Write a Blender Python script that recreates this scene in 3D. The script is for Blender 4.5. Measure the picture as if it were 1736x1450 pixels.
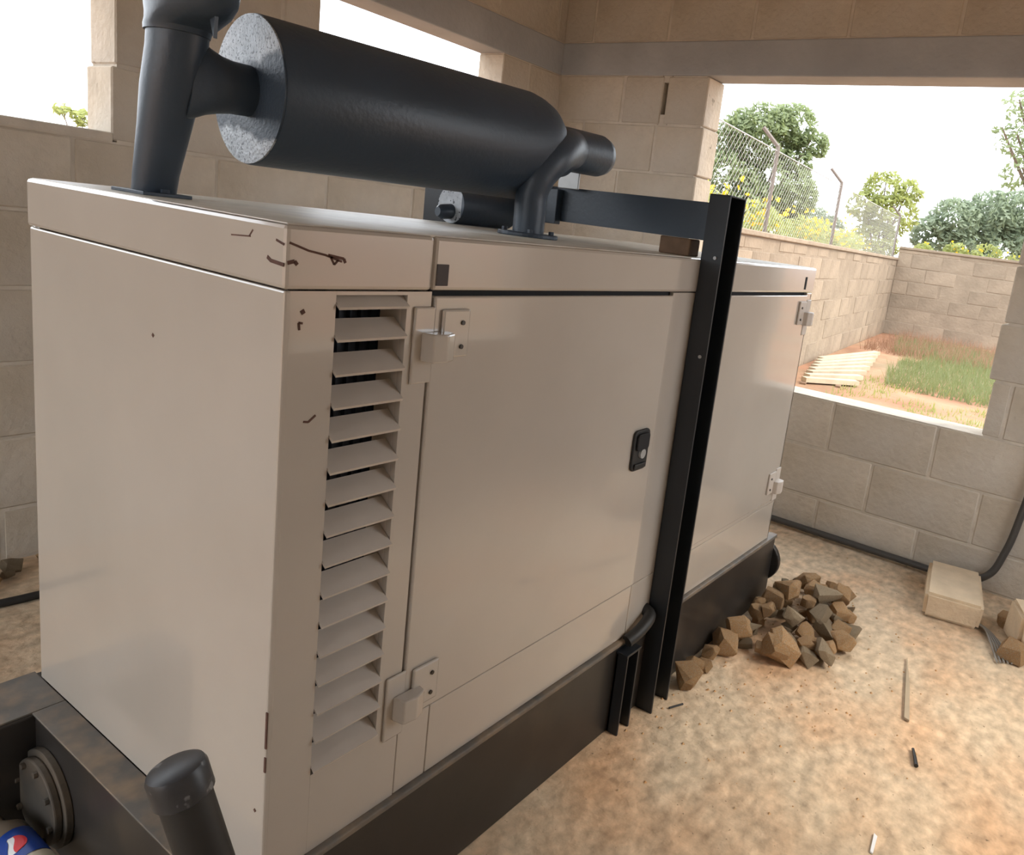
import bpy, bmesh, math, random
from mathutils import Vector, Matrix, noise
random.seed(7)
PI = math.pi
for o in list(bpy.data.objects): bpy.data.objects.remove(o)
SC = bpy.context.scene
COL = SC.collection

# ------------------------------------------------------------------ camera
cam_d = bpy.data.cameras.new('camera')
cam = bpy.data.objects.new('camera', cam_d); COL.objects.link(cam)
cam_d.sensor_fit = 'HORIZONTAL'; cam_d.sensor_width = 36.0
cam_d.lens = 36.0 * 1300.488 / 1736.0
cam_d.shift_x = (868.0 - 1048.227) / 1736.0
cam_d.shift_y = (655.136 - 725.0) / 1736.0
cam_d.clip_start = 0.02; cam_d.clip_end = 400
rr = Vector((0.5473249, -0.8270146, 0.1283832))
ru = -Vector((-0.0995526, -0.2166448, -0.9711613))
rb = -Vector((0.8309782, 0.5187599, -0.2009066))
mw = Matrix(((rr.x, ru.x, rb.x, -0.601253), (rr.y, ru.y, rb.y, -0.898910), (rr.z, ru.z, rb.z, 1.312477), (0, 0, 0, 1)))
cam.matrix_world = mw
SC.camera = cam

# ------------------------------------------------------------------ sky, sun, exposure
w = bpy.data.worlds.new('overcast_sky'); SC.world = w; w.use_nodes = True
bgn = w.node_tree.nodes['Background']
bgn.inputs[0].default_value = (0.90, 0.955, 1.02, 1); bgn.inputs[1].default_value = 3.3
sd = bpy.data.lights.new('hazy_sun', 'SUN'); sd.energy = 2.2; sd.angle = math.radians(25); sd.color = (1.0, 0.87, 0.70)
sun = bpy.data.objects.new('hazy_sun', sd); COL.objects.link(sun)
sun.rotation_euler = Vector((-0.25, 0.75, -0.85)).to_track_quat('-Z', 'Y').to_euler()
vs = SC.view_settings
vs.view_transform = 'Standard'; vs.look = 'None'; vs.gamma = 1.0; vs.use_curve_mapping = False
vs.exposure = 0.35

# ------------------------------------------------------------------ materials
MATS = {}
def mat(name, col, rough=0.6, metal=0.0, var=0.0, vscale=6.0, col2=None, c2lo=0.45, c2hi=0.65, c2scale=3.0, c2stretch=None,
        bump=0.0, bscale=60.0, objvar=0.0, coat=0.0, spec=0.5, detail=6.0, rvar=0.0, bump2=0.0, b2scale=3.0, speck=None, transl=None, vstretch=None):
    m = bpy.data.materials.new(name); m.use_nodes = True
    nt = m.node_tree; N = nt.nodes; Lk = nt.links
    b = N['Principled BSDF']
    b.inputs['Roughness'].default_value = rough; b.inputs['Metallic'].default_value = metal
    b.inputs['Specular IOR Level'].default_value = spec
    b.inputs['Coat Weight'].default_value = coat; b.inputs['Coat Roughness'].default_value = 0.06
    tc = N.new('ShaderNodeTexCoord')
    src = tc.outputs['Object']
    rgb = N.new('ShaderNodeRGB'); rgb.outputs[0].default_value = (*col, 1)
    cur = rgb.outputs[0]
    def nz(scale, det=detail, stretch=None):
        n = N.new('ShaderNodeTexNoise'); n.inputs['Scale'].default_value = scale; n.inputs['Detail'].default_value = det
        if stretch:
            mp = N.new('ShaderNodeMapping'); mp.inputs['Scale'].default_value = stretch
            if len(stretch) == 3: Lk.new(src, mp.inputs[0])
            Lk.new(mp.outputs[0], n.inputs['Vector'])
        else: Lk.new(src, n.inputs['Vector'])
        return n.outputs[0]
    if col2:
        r = N.new('ShaderNodeMapRange'); r.inputs[1].default_value = c2lo; r.inputs[2].default_value = c2hi
        Lk.new(nz(c2scale, 6, c2stretch), r.inputs[0])
        mx = N.new('ShaderNodeMixRGB'); mx.inputs[2].default_value = (*col2, 1)
        Lk.new(r.outputs[0], mx.inputs[0]); Lk.new(cur, mx.inputs[1]); cur = mx.outputs[0]
    if speck:
        scol, sscale, thr = speck
        r = N.new('ShaderNodeMapRange'); r.inputs[1].default_value = thr; r.inputs[2].default_value = thr + 0.04
        Lk.new(nz(sscale, 3), r.inputs[0])
        mx = N.new('ShaderNodeMixRGB'); mx.inputs[2].default_value = (*scol, 1)
        Lk.new(r.outputs[0], mx.inputs[0]); Lk.new(cur, mx.inputs[1]); cur = mx.outputs[0]
    if var or objvar:
        h = N.new('ShaderNodeHueSaturation'); Lk.new(cur, h.inputs['Color'])
        val = None
        if var:
            r = N.new('ShaderNodeMapRange'); r.inputs[1].default_value = 0.25; r.inputs[2].default_value = 0.75
            r.inputs[3].default_value = 1 - var; r.inputs[4].default_value = 1 + var
            Lk.new(nz(vscale, detail, vstretch), r.inputs[0]); val = r.outputs[0]
        if objvar:
            oi = N.new('ShaderNodeObjectInfo')
            r = N.new('ShaderNodeMapRange'); r.inputs[3].default_value = 1 - objvar; r.inputs[4].default_value = 1 + objvar
            Lk.new(oi.outputs['Random'], r.inputs[0])
            if val is not None:
                mu = N.new('ShaderNodeMath'); mu.operation = 'MULTIPLY'; Lk.new(val, mu.inputs[0]); Lk.new(r.outputs[0], mu.inputs[1]); val = mu.outputs[0]
            else: val = r.outputs[0]
        Lk.new(val, h.inputs['Value']); cur = h.outputs[0]
    Lk.new(cur, b.inputs['Base Color'])
    if rvar:
        r = N.new('ShaderNodeMapRange'); r.inputs[1].default_value = 0.3; r.inputs[2].default_value = 0.7
        r.inputs[3].default_value = rough - rvar; r.inputs[4].default_value = rough + rvar
        Lk.new(nz(2.5), r.inputs[0]); Lk.new(r.outputs[0], b.inputs['Roughness'])
    nrm = None
    if bump2:
        bp = N.new('ShaderNodeBump'); bp.inputs['Strength'].default_value = 1.0; bp.inputs['Distance'].default_value = bump2
        Lk.new(nz(b2scale, 2), bp.inputs['Height']); nrm = bp.outputs[0]
    if bump:
        bp = N.new('ShaderNodeBump'); bp.inputs['Strength'].default_value = 1.0; bp.inputs['Distance'].default_value = bump
        Lk.new(nz(bscale, 8), bp.inputs['Height'])
        if nrm: Lk.new(nrm, bp.inputs['Normal'])
        nrm = bp.outputs[0]
    if nrm: Lk.new(nrm, b.inputs['Normal'])
    if transl:
        t = N.new('ShaderNodeBsdfTranslucent'); t.inputs[0].default_value = (*transl, 1)
        ms = N.new('ShaderNodeMixShader'); ms.inputs[0].default_value = 0.45
        Lk.new(b.outputs[0], ms.inputs[1]); Lk.new(t.outputs[0], ms.inputs[2])
        Lk.new(ms.outputs[0], N['Material Output'].inputs['Surface'])
    MATS[name] = m
    return m

M_block = mat('sandcrete_block', (0.58, 0.50, 0.395), 0.95, var=0.28, vscale=4, bump=0.006, bscale=38, objvar=0.06, col2=(0.46, 0.41, 0.345), c2scale=2.2, spec=0.2, speck=((0.30, 0.255, 0.20), 13, 0.70))
M_mortar = mat('mortar', (0.57, 0.505, 0.42), 0.95, var=0.2, vscale=9, bump=0.006, bscale=30, spec=0.2)
M_beam = mat('cast_concrete', (0.41, 0.41, 0.41), 0.95, var=0.15, vscale=3, bump=0.003, bscale=30, spec=0.2)
M_floor = mat('sandy_screed', (0.64, 0.505, 0.355), 0.95, var=0.34, vscale=22, vstretch=(1.0, 1.35, 1), detail=14, col2=(0.64, 0.40, 0.235), c2lo=0.46, c2hi=0.72, c2scale=1.7, c2stretch=(1, 1.6, 1), bump=0.005, bscale=40,
              speck=((0.26, 0.19, 0.12), 75, 0.70), spec=0.15, bump2=0.016, b2scale=11)
M_ceil = mat('roof_boards', (0.40, 0.40, 0.40), 0.9, var=0.2, vscale=3)
M_perim = mat('perimeter_block', (0.275, 0.215, 0.155), 0.95, var=0.16, vscale=4, bump=0.01, bscale=22, objvar=0.12, spec=0.2)
M_soil = mat('laterite_soil', (0.31, 0.165, 0.10), 0.95, var=0.25, vscale=1.5, col2=(0.30, 0.225, 0.14), c2lo=0.45, c2hi=0.65, c2scale=0.5, bump=0.05, bscale=3, spec=0.1)
M_paint = mat('cream_enamel', (0.525, 0.465, 0.40), 0.22, var=0.06, vscale=3, bump2=0.0022, b2scale=2.0, spec=0.5, coat=1.0)
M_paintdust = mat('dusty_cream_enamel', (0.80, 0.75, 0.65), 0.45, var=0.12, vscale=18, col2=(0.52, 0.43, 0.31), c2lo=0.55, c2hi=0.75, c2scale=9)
M_slat = mat('louvre_enamel', (0.58, 0.51, 0.44), 0.45, var=0.10, vscale=9)
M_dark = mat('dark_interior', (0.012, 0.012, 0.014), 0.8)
M_rad = mat('radiator_core', (0.02, 0.03, 0.05), 0.5, var=0.4, vscale=120)
M_black = mat('flare_tinted_black_gloss', (0.034, 0.051, 0.074), 0.42, var=0.2, vscale=5, bump=0.0006, bscale=90, rvar=0.06, spec=0.6)  # blue tint of the window flare is mixed into the black base colour
M_post = mat('black_post_paint', (0.013, 0.016, 0.020), 0.42, var=0.2, vscale=8, speck=((0.3, 0.28, 0.25), 70, 0.80))
M_base = mat('dusty_black_base', (0.028, 0.025, 0.023), 0.33, var=0.3, vscale=7, col2=(0.07, 0.053, 0.038), c2lo=0.52, c2hi=0.85, c2scale=5)
M_ledge = mat('dusty_tread_plate', (0.14, 0.128, 0.112), 0.5, var=0.25, vscale=14, col2=(0.27, 0.20, 0.135), c2lo=0.42, c2hi=0.72, c2scale=17)
M_silver = mat('worn_silver_skin', (0.42, 0.44, 0.46), 0.55, metal=0.35, var=0.2, vscale=50, speck=((0.05, 0.055, 0.06), 85, 0.60), bump=0.0015, bscale=120)
M_grey = mat('galvanised_grey', (0.45, 0.45, 0.44), 0.45, metal=0.5, var=0.15, vscale=20)
M_rust = mat('rusty_scratch', (0.11, 0.05, 0.035), 0.8, var=0.3, vscale=60)
M_hose = mat('black_rubber', (0.018, 0.017, 0.016), 0.55, var=0.3, vscale=15)
M_cap = mat('scuffed_plastic_cap', (0.035, 0.035, 0.038), 0.38, var=0.4, vscale=30, speck=((0.16, 0.16, 0.16), 40, 0.66))
M_cover = mat('dusty_cover_plate', (0.06, 0.052, 0.042), 0.6, var=0.25, vscale=14, col2=(0.11, 0.085, 0.06), c2scale=9)
M_rock = mat('brown_rubble', (0.62, 0.37, 0.18), 0.95, var=0.25, vscale=22, objvar=0.22, bump=0.006, bscale=60, col2=(0.62, 0.45, 0.28), c2scale=12, spec=0.2)
M_rockg = mat('grey_rubble', (0.42, 0.325, 0.215), 0.95, var=0.25, vscale=22, objvar=0.25, bump=0.006, bscale=60, spec=0.2)
M_loose = mat('loose_block_face', (0.70, 0.555, 0.385), 0.95, var=0.12, vscale=12, bump=0.003, bscale=70, spec=0.2)
M_wood = mat('pale_timber', (0.44, 0.35, 0.24), 0.8, var=0.15, vscale=8, objvar=0.1)
M_woodd = mat('brown_timber', (0.20, 0.12, 0.07), 0.8, var=0.25, vscale=20)
M_wire = mat('grey_wire', (0.34, 0.32, 0.29), 0.5, metal=0.3)
M_link = mat('galvanised_link', (0.40, 0.39, 0.37), 0.5, metal=0.2)
M_fpost = mat('weathered_angle_iron', (0.17, 0.14, 0.12), 0.7)
M_bark = mat('bark', (0.16, 0.12, 0.085), 0.9, var=0.3, vscale=8)
M_leafA = mat('leaf_olive', (0.25, 0.30, 0.15), 0.6, objvar=0.1, transl=(0.28, 0.34, 0.14))
M_leafB = mat('leaf_yellowgreen', (0.30, 0.33, 0.11), 0.6, transl=(0.38, 0.41, 0.12))
M_leafC = mat('leaf_dusky', (0.25, 0.30, 0.20), 0.6, transl=(0.29, 0.35, 0.22))
M_flower = mat('yellow_petal', (0.85, 0.58, 0.03), 0.6, transl=(0.9, 0.66, 0.05))
M_grass = mat('green_grass', (0.24, 0.27, 0.13), 0.7, transl=(0.22, 0.25, 0.09))
M_grassr = mat('dry_red_grass', (0.42, 0.25, 0.165), 0.8, transl=(0.30, 0.18, 0.11))
M_pet = mat('smoky_plastic', (0.20, 0.16, 0.12), 0.15); 
M_blue = mat('label_blue', (0.008, 0.05, 0.30), 0.35)
M_red = mat('label_red', (0.70, 0.02, 0.03), 0.35)
M_white = mat('label_white', (0.85, 0.85, 0.85), 0.4)
M_creamcap = mat('cream_plastic', (0.62, 0.56, 0.42), 0.5)

# ------------------------------------------------------------------ helpers
ORG = {}
def tag(o, label=None, cat=None, group=None, kind=None):
    if label: o['label'] = label
    if cat: o['category'] = cat
    if group: o['group'] = group
    if kind: o['kind'] = kind
    return o
def thing(name, loc, label, cat, group=None):
    o = bpy.data.objects.new(name, None); COL.objects.link(o); o.location = loc; o.empty_display_size = 0.05
    ORG[o.name] = Vector(loc); return tag(o, label, cat, group)
def link(name, me, m, parent=None, loc=None):
    o = bpy.data.objects.new(name, me); COL.objects.link(o)
    if m is not None and len(me.materials) == 0: me.materials.append(m)
    if parent is not None: o.parent = parent
    if loc is not None: o.location = loc
    return o

class MB:
    def __init__(s): s.v = []; s.f = []
    def add(s, vs_, fs):
        b = len(s.v); s.v += [Vector(q) for q in vs_]; s.f += [tuple(b + i for i in q) for q in fs]; return s
    def box(s, x0, x1, y0, y1, z0, z1):
        return s.add([(x0,y0,z0),(x1,y0,z0),(x1,y1,z0),(x0,y1,z0),(x0,y0,z1),(x1,y0,z1),(x1,y1,z1),(x0,y1,z1)],
                     [(0,3,2,1),(4,5,6,7),(0,1,5,4),(1,2,6,5),(2,3,7,6),(3,0,4,7)])
    def prism(s, poly, d):          # poly: 3D loop, extruded by vector d
        n = len(poly); a = [Vector(q) for q in poly]; d = Vector(d)
        return s.add(a + [q + d for q in a], [tuple(range(n))[::-1], tuple(range(n, 2*n))] + [(i, (i+1) % n, n + (i+1) % n, n + i) for i in range(n)])
    def loft(s, rings, cap0=True, cap1=True):
        n = len(rings[0]); vs_ = [q for r in rings for q in r]; fs = []
        for k in range(len(rings) - 1):
            for i in range(n):
                j = (i + 1) % n; fs.append((k*n+i, k*n+j, (k+1)*n+j, (k+1)*n+i))
        if cap0: fs.append(tuple(range(n))[::-1])
        if cap1: fs.append(tuple((len(rings)-1)*n + i for i in range(n)))
        return s.add(vs_, fs)
    def tube(s, path, r, n=16, caps=True):
        P = [Vector(q) for q in path]; rs = r if isinstance(r, (list, tuple)) else [r] * len(P)
        rings = []; up = None
        for i, p in enumerate(P):
            t = (P[min(i+1, len(P)-1)] - P[max(i-1, 0)]).normalized()
            if up is None:
                up = Vector((0, 0, 1)) if abs(t.z) < 0.9 else Vector((1, 0, 0))
            a = up.cross(t)
            if a.length < 1e-4: a = Vector((1, 0, 0)).cross(t)
            a.normalize(); b = t.cross(a); up = b
            rings.append([p + (a * math.cos(2*PI*k/n) + b * math.sin(2*PI*k/n)) * rs[i] for k in range(n)])
        return s.loft(rings, caps, caps)
    def cyl(s, a, b, r, n=24): return s.tube([a, b], r, n)
    def build(s, name, m, parent=None, bevel=0.0, smooth=False, loc=None, seg=2):
        if parent is not None:
            org = ORG.get(parent.name, Vector((0, 0, 0)))
        else:
            if loc is None:
                c = sum(s.v, Vector()) / len(s.v); loc = Vector((c.x, c.y, min(q.z for q in s.v)))
            org = Vector(loc)
        me = bpy.data.meshes.new(name)
        me.from_pydata([q - org for q in s.v], [], s.f)
        bm = bmesh.new(); bm.from_mesh(me)
        bmesh.ops.recalc_face_normals(bm, faces=bm.faces)
        if bevel:
            es = [e for e in bm.edges if len(e.link_faces) == 2 and e.calc_face_angle(0) > 0.5]
            bmesh.ops.bevel(bm, geom=es, offset=bevel, segments=seg, affect='EDGES', profile=0.5, clamp_overlap=True)
        bm.to_mesh(me); bm.free()
        if smooth:
            for p in me.polygons: p.use_smooth = True
            try: me.set_sharp_from_angle(angle=math.radians(38))
            except Exception: pass
        o = link(name, me, m, parent)
        ORG[o.name] = Vector(org)
        if parent is None: o.location = org
        return o
def box(name, m, parent, x0, x1, y0, y1, z0, z1, bevel=0.002, **k):
    return MB().box(x0, x1, y0, y1, z0, z1).build(name, m, parent, bevel, **k)
def bez(pts, n=8):                  # Catmull-Rom through points
    P = [Vector(q) for q in pts]; out = []
    for i in range(len(P) - 1):
        p0 = P[max(i-1, 0)]; p1 = P[i]; p2 = P[i+1]; p3 = P[min(i+2, len(P)-1)]
        for k in range(n):
            t = k / n
            out.append(0.5 * ((2*p1) + (p2-p0)*t + (2*p0-5*p1+4*p2-p3)*t*t + (3*p1-p0-3*p2+p3)*t**3))
    out.append(P[-1]); return out

# ------------------------------------------------------------------ block walls (each block an object under its wall)
BLK = {}
def block_mesh(l, t, h, m, bev=0.005):
    key = (round(l, 2), round(t, 3), round(h, 2), m.name)
    if key in BLK: return BLK[key]
    l, h = key[0], key[2]
    bm = bmesh.new(); bmesh.ops.create_cube(bm, size=1.0)
    for v in bm.verts: v.co = Vector((v.co.x * l, v.co.y * t, v.co.z * h))
    bmesh.ops.bevel(bm, geom=list(bm.edges), offset=min(bev, l/4, h/4), segments=1, affect='EDGES', clamp_overlap=True)
    me = bpy.data.meshes.new('block'); bm.to_mesh(me); bm.free(); me.materials.append(m); BLK[key] = me
    return me
def sub_intervals(u0, u1, holes):
    out = [(u0, u1)]
    for a, b in holes:
        nx = []
        for p, q in out:
            if b <= p or a >= q: nx.append((p, q)); continue
            if a > p: nx.append((p, a))
            if b < q: nx.append((b, q))
        out = nx
    return out
def block_wall(name, o, d, length, t, rows, openings, beam=None, bl=0.46, m=M_block, mm=M_mortar, joint=0.012, skip=None, seed=1, jit=0.002, name_piece='block'):
    """o: start point of the face line (x,y), d: unit direction, wall body lies to the left of d (thickness t). rows: list of (z0,z1)."""
    rnd = random.Random(seed)
    ang = math.atan2(d[1], d[0]); nx, ny = -d[1], d[0]
    root = bpy.data.objects.new(name, None)
    core = MB(); pieces = []
    def Wp(u, v, z): return (o[0] + d[0]*u + nx*v, o[1] + d[1]*u + ny*v, z)
    def cbox(u0, u1, v0, v1, z0, z1):
        core.add([Wp(u0,v0,z0),Wp(u1,v0,z0),Wp(u1,v1,z0),Wp(u0,v1,z0),Wp(u0,v0,z1),Wp(u1,v0,z1),Wp(u1,v1,z1),Wp(u0,v1,z1)],
                 [(0,3,2,1),(4,5,6,7),(0,1,5,4),(1,2,6,5),(2,3,7,6),(3,0,4,7)])
    for ri, (z0, z1) in enumerate(rows):
        zc = (z0 + z1) / 2
        holes = [(a, b) for a, b, p, q in openings if p < zc < q]
        for a, b in sub_intervals(0, length, holes):
            ca, cb = a + (0.012 if a > 0 else 0), b - (0.012 if b < length else 0)
            cbox(ca, cb, 0.0035, t - 0.0035, z0, z1)
            u = -(bl * (0.5 if ri % 2 else 0.0)) - rnd.uniform(0, 0.05)
            cuts = []
            while u < length:
                if a + 0.07 < u < b - 0.07: cuts.append(u)
                u += bl
            ends = [a] + cuts + [b]
            for i in range(len(ends) - 1):
                p, q = ends[i], ends[i+1]
                pp = p + joint/2 if i else (p - rnd.uniform(-0.008, 0.014) if p > 0 else p)
                qq = q - joint/2 if i < len(ends) - 2 else (q + rnd.uniform(-0.008, 0.014) if q < length else q)
                pieces.append((pp, qq, z0 + joint/2, z1 - joint/2))
    c = core.build(name, mm, None, loc=(o[0], o[1], 0))
    tag(c, kind='structure')
    bpy.data.objects.remove(root)
    for pp, qq, za, zb in pieces:
        me = block_mesh(qq - pp, t, zb - za, m)
        v = t/2 - rnd.uniform(-jit, jit)
        x, y, z = Wp((pp+qq)/2, v, (za+zb)/2)
        b = link(name_piece, me, None, c, (x - o[0], y - o[1], z)); b.rotation_euler.z = ang + rnd.uniform(-1, 1) * 0.002
    if beam:
        bm_ = MB()
        z0, z1 = beam
        bm_.add([Wp(0,-.004,z0),Wp(length,-.004,z0),Wp(length,t+.004,z0),Wp(0,t+.004,z0),Wp(0,-.004,z1),Wp(length,-.004,z1),Wp(length,t+.004,z1),Wp(0,t+.004,z1)],
                [(0,3,2,1),(4,5,6,7),(0,1,5,4),(1,2,6,5),(2,3,7,6),(3,0,4,7)])
        bm_.build('ring_beam', M_beam, c, 0.006)
    return c

CH = 0.2385
LV = [0.0, 0.18] + [0.18 + CH * k for k in range(1, 9)]              # ... 2.088
ROWS = [(LV[i], LV[i+1]) for i in range(len(LV) - 1)] + [(2.25, 2.25 + CH), (2.25 + CH, 2.25 + 2*CH)]
BEAM = (2.088, 2.25)
ZT = 2.25 + 2 * CH
XF, YL, YR, XB, T = 2.90, 1.92, -1.80, -2.7, 0.17

fl = MB().box(XB - T, XF + T, YR - T, YL + T, -0.12, 0.0).build('floor', M_floor, None, loc=(0, 0, 0)); tag(fl, kind='structure')
ce = MB().box(XB - T - .3, XF + T + .3, YR - T - .3, YL + T + .3, ZT, ZT + 0.08).build('ceiling', M_ceil, None, loc=(0, 0, ZT)); tag(ce, kind='structure')
# far wall: interior face x = XF, body towards +x. direction +y has left = -x, so run along -y
wb_ = block_wall('wall_back', (XF, YL), (0, -1), YL - YR, T, ROWS, [(YL - 1.0, YL + 0.525, 0.65, 2.09), (YL - 1.252, YL - 1.218, 1.9, 2.05)], BEAM, seed=3)
MB().box(XF + 0.045, XF + T, 1.21, 1.26, 1.85, 2.09).build('joint_filling', M_mortar, wb_)
MB().box(XF + 0.004, XF + 0.05, 1.21, 1.26, 1.845, 1.90).build('joint_filling', M_mortar, wb_)
MB().box(XF + 0.004, XF + 0.05, 1.21, 1.26, 2.055, 2.09).build('joint_filling', M_mortar, wb_)
# left wall: face y = YL, body +y -> direction +x
wl = block_wall('wall_left', (XB - T, YL), (1, 0), XF - XB + 2*T, T, ROWS, [(0.9 + T, 0.65 - XB + T, 1.37, 2.09), (1.385 - XB + T, 2.43 - XB + T, 1.37, 2.09)], BEAM, seed=5)
MB().box(XB + 0.9, 0.65, YL - 0.002, YL + T + 0.002, 1.368, 1.402).build('window_sill', M_mortar, wl, 0.008)
MB().box(1.385, 2.43, YL - 0.002, YL + T + 0.002, 1.368, 1.402).build('window_sill', M_mortar, wl, 0.008)
# right wall: face y = YR, body -y -> direction -x ; large openings
block_wall('wall_right', (XF + T, YR), (-1, 0), XF - XB + 2*T, T, ROWS, [(0.45, 1.85, 0.65, 2.09)], BEAM, seed=8)
# wall behind the camera: face x = XB, body -x -> direction +y
block_wall('wall_front', (XB, YR), (0, 1), YL - YR, T, ROWS, [(1.1, 3.68, 0.0, 2.09)], BEAM, seed=9)  # unseen opening added and sized to light the end panel and left wall

# ------------------------------------------------------------------ outside: ground and perimeter walls
g = MB().box(-40, 70, -60, 60, -0.5, -0.1).build('ground', M_soil, None, loc=(0, 0, -0.1)); tag(g, kind='structure')
A = (15.7, 3.05); dA = Vector((-1.0, -0.108, 0)).normalized()
PR = [(-0.1 + 0.275 * k, -0.1 + 0.275 * (k + 1)) for k in range(6)]
def coping(parent, o, d, length, t, z, over=0.03, h=0.05):
    nx, ny = -d[1], d[0]; m_ = MB()
    def Wp(u, v, z): return (o[0] + d[0]*u + nx*v, o[1] + d[1]*u + ny*v, z)
    m_.add([Wp(0,-over,z),Wp(length,-over,z),Wp(length,t+over,z),Wp(0,t+over,z),Wp(0,-over,z+h),Wp(length,-over,z+h),Wp(length,t+over,z+h),Wp(0,t+over,z+h)],
           [(0,3,2,1),(4,5,6,7),(0,1,5,4),(1,2,6,5),(2,3,7,6),(3,0,4,7)])
    m_.build('coping', M_perim, parent, 0.01)
# left perimeter: face towards -y; body to +y : direction +x has left = +y
st = (A[0] + dA.x * 11.4, A[1] + dA.y * 11.4); dB = (-dA.x, -dA.y)
w1 = block_wall('perimeter_wall', st, dB, 11.66, 0.2, PR[:5] + [(1.275, 1.40)], [], None, bl=0.58, m=M_perim, mm=M_perim, joint=0.02, seed=11, jit=0.006)
coping(w1, st, dB, 11.45, 0.2, 1.40)
dC = Vector((0.2, -1, 0)).normalized()
w2 = block_wall('perimeter_wall', A, (dC.x, dC.y), 7.0, 0.2, PR + [(1.55, 1.63)], [], None, bl=0.58, m=M_perim, mm=M_perim, joint=0.02, seed=12, jit=0.006)
coping(w2, A, (dC.x, dC.y), 7.0, 0.2, 1.63)

# ------------------------------------------------------------------ generator
W_, L_, ZB, ZD, ZH = 0.771, 2.02, 0.263, 1.1788, 1.263
gen = thing('generator', (1.0, 0.385, 0), 'long cream enclosed diesel generator on a black skid base', 'generator')
# added dark shell, painted as the shade behind the panel gaps
box('gap_shade_box', M_dark, gen, 0.26, L_ - 0.02, 0.012, W_ - 0.012, ZB, ZD, 0)
box('gap_shade_sheet', M_dark, gen, 0.012, 0.03, 0.012, W_ - 0.012, ZB, ZD, 0)
box('end_panel', M_paint, gen, 0.0, 0.011, 0.0, W_, ZB, ZD - 0.0015, 0.003)
box('end_panel', M_paint, gen, L_ - 0.011, L_, 0.0, W_, ZB, ZD - 0.0015, 0.003)
box('side_panel', M_paint, gen, 0.011, L_ - 0.011, W_ - 0.011, W_, ZB, ZD - 0.0015, 0.002)
# roof cap in two lengths
box('roof_cap', M_paint, gen, -0.003, 0.250, -0.003, W_ + 0.003, ZD, ZH, 0.006)
box('roof_cap', M_paint, gen, 0.2525, L_ + 0.003, -0.003, W_ + 0.003, ZD, ZH, 0.006)
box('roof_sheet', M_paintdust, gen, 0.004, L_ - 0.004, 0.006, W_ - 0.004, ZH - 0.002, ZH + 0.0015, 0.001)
# louvre panel
lx0, lx1, lz0, lz1 = 0.079, 0.206, 0.408, 1.172
lp = MB()
lp.box(0.008, lx0, 0.0003, 0.012, ZB, ZD - 0.0015); lp.box(lx1, 0.2545, 0.0, 0.012, ZB, ZD - 0.0015)
lp.box(lx0, lx1, 0.0, 0.012, ZB, lz0); lp.box(lx0, lx1, 0.0, 0.012, lz1, ZD - 0.0015)
lp = lp.build('louvre_panel', M_paint, gen)
rb_ = MB(); rb_.box(lx1, lx1 + 0.003, 0.012, 0.06, lz0, lz1); rb_.box(lx0 - 0.003, lx0, 0.012, 0.06, lz0, lz1); rb_.build('louvre_return', M_slat, lp)
tips = [1.156, 1.110, 1.060, 1.0115, 0.963, 0.914, 0.865, 0.8165, 0.768, 0.7175, 0.669, 0.619, 0.570, 0.520, 0.4705, 0.418]
smesh = None
for z in tips:
    if smesh is None:
        s_ = MB()
        prof = [(-0.006, -0.004), (-0.0075, 0.0), (0.026, 0.0245), (0.027, 0.0225), (-0.005, -0.003)]
        s_.prism([(lx0 + 0.001, y, z + dz) for y, dz in prof], (lx1 - lx0 - 0.002, 0, 0))
        so = s_.build('slat', M_slat, gen); smesh = so; z_first = z
    else:
        c = smesh.copy(); COL.objects.link(c); c.parent = gen; c.location = (0, 0, z - z_first)
rad = box('radiator', M_rad, gen, 0.05, 0.24, 0.075, 0.2, 0.30, 1.16, 0)
for k in range(9):
    box('radiator_fin', M_rad, rad, 0.055 + k * 0.02, 0.058 + k * 0.02, 0.066, 0.076, 0.31, 1.15, 0)

# doors and fixed side panels
d1 = box('door', M_paint, gen, 0.2595, 1.031, -0.004, 0.010, 0.411, 1.1705, 0.003)
d2 = box('door', M_paint, gen, 1.345, 1.972, -0.004, 0.010, 0.424, 1.1705, 0.003)
box('centre_panel', M_paint, gen, 1.0335, 1.342, 0.0, 0.012, 0.409, ZD - 0.0015, 0.002)
box('corner_post', M_paint, gen, 1.9745, L_, 0.0, 0.012, 0.409, ZD - 0.0015, 0.002)
for a, b in ((0.2565, 0.330), (0.3315, 1.033), (1.0345, L_)):
    box('sill_panel', M_paint, gen, a, b, 0.0, 0.012, ZB, 0.4075, 0.002)
box('sill_panel_head', M_paint, gen, 1.345, 1.972, 0.0, 0.012, 0.409, 0.4225, 0.001)
# dark plates painted as hole shade: square above the hinge, slot at far end
box('hole_shade_plate', mat('hole_shade_colour', (0.07, 0.055, 0.05), 0.7), gen, 0.2575, 0.283, -0.0045, 0.0, 1.187, 1.221, 0.001)
box('slot_shade_plate', M_dark, gen, 1.925, 1.94, -0.0045, 0.0, 1.19, 1.232, 0.0005)
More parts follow.
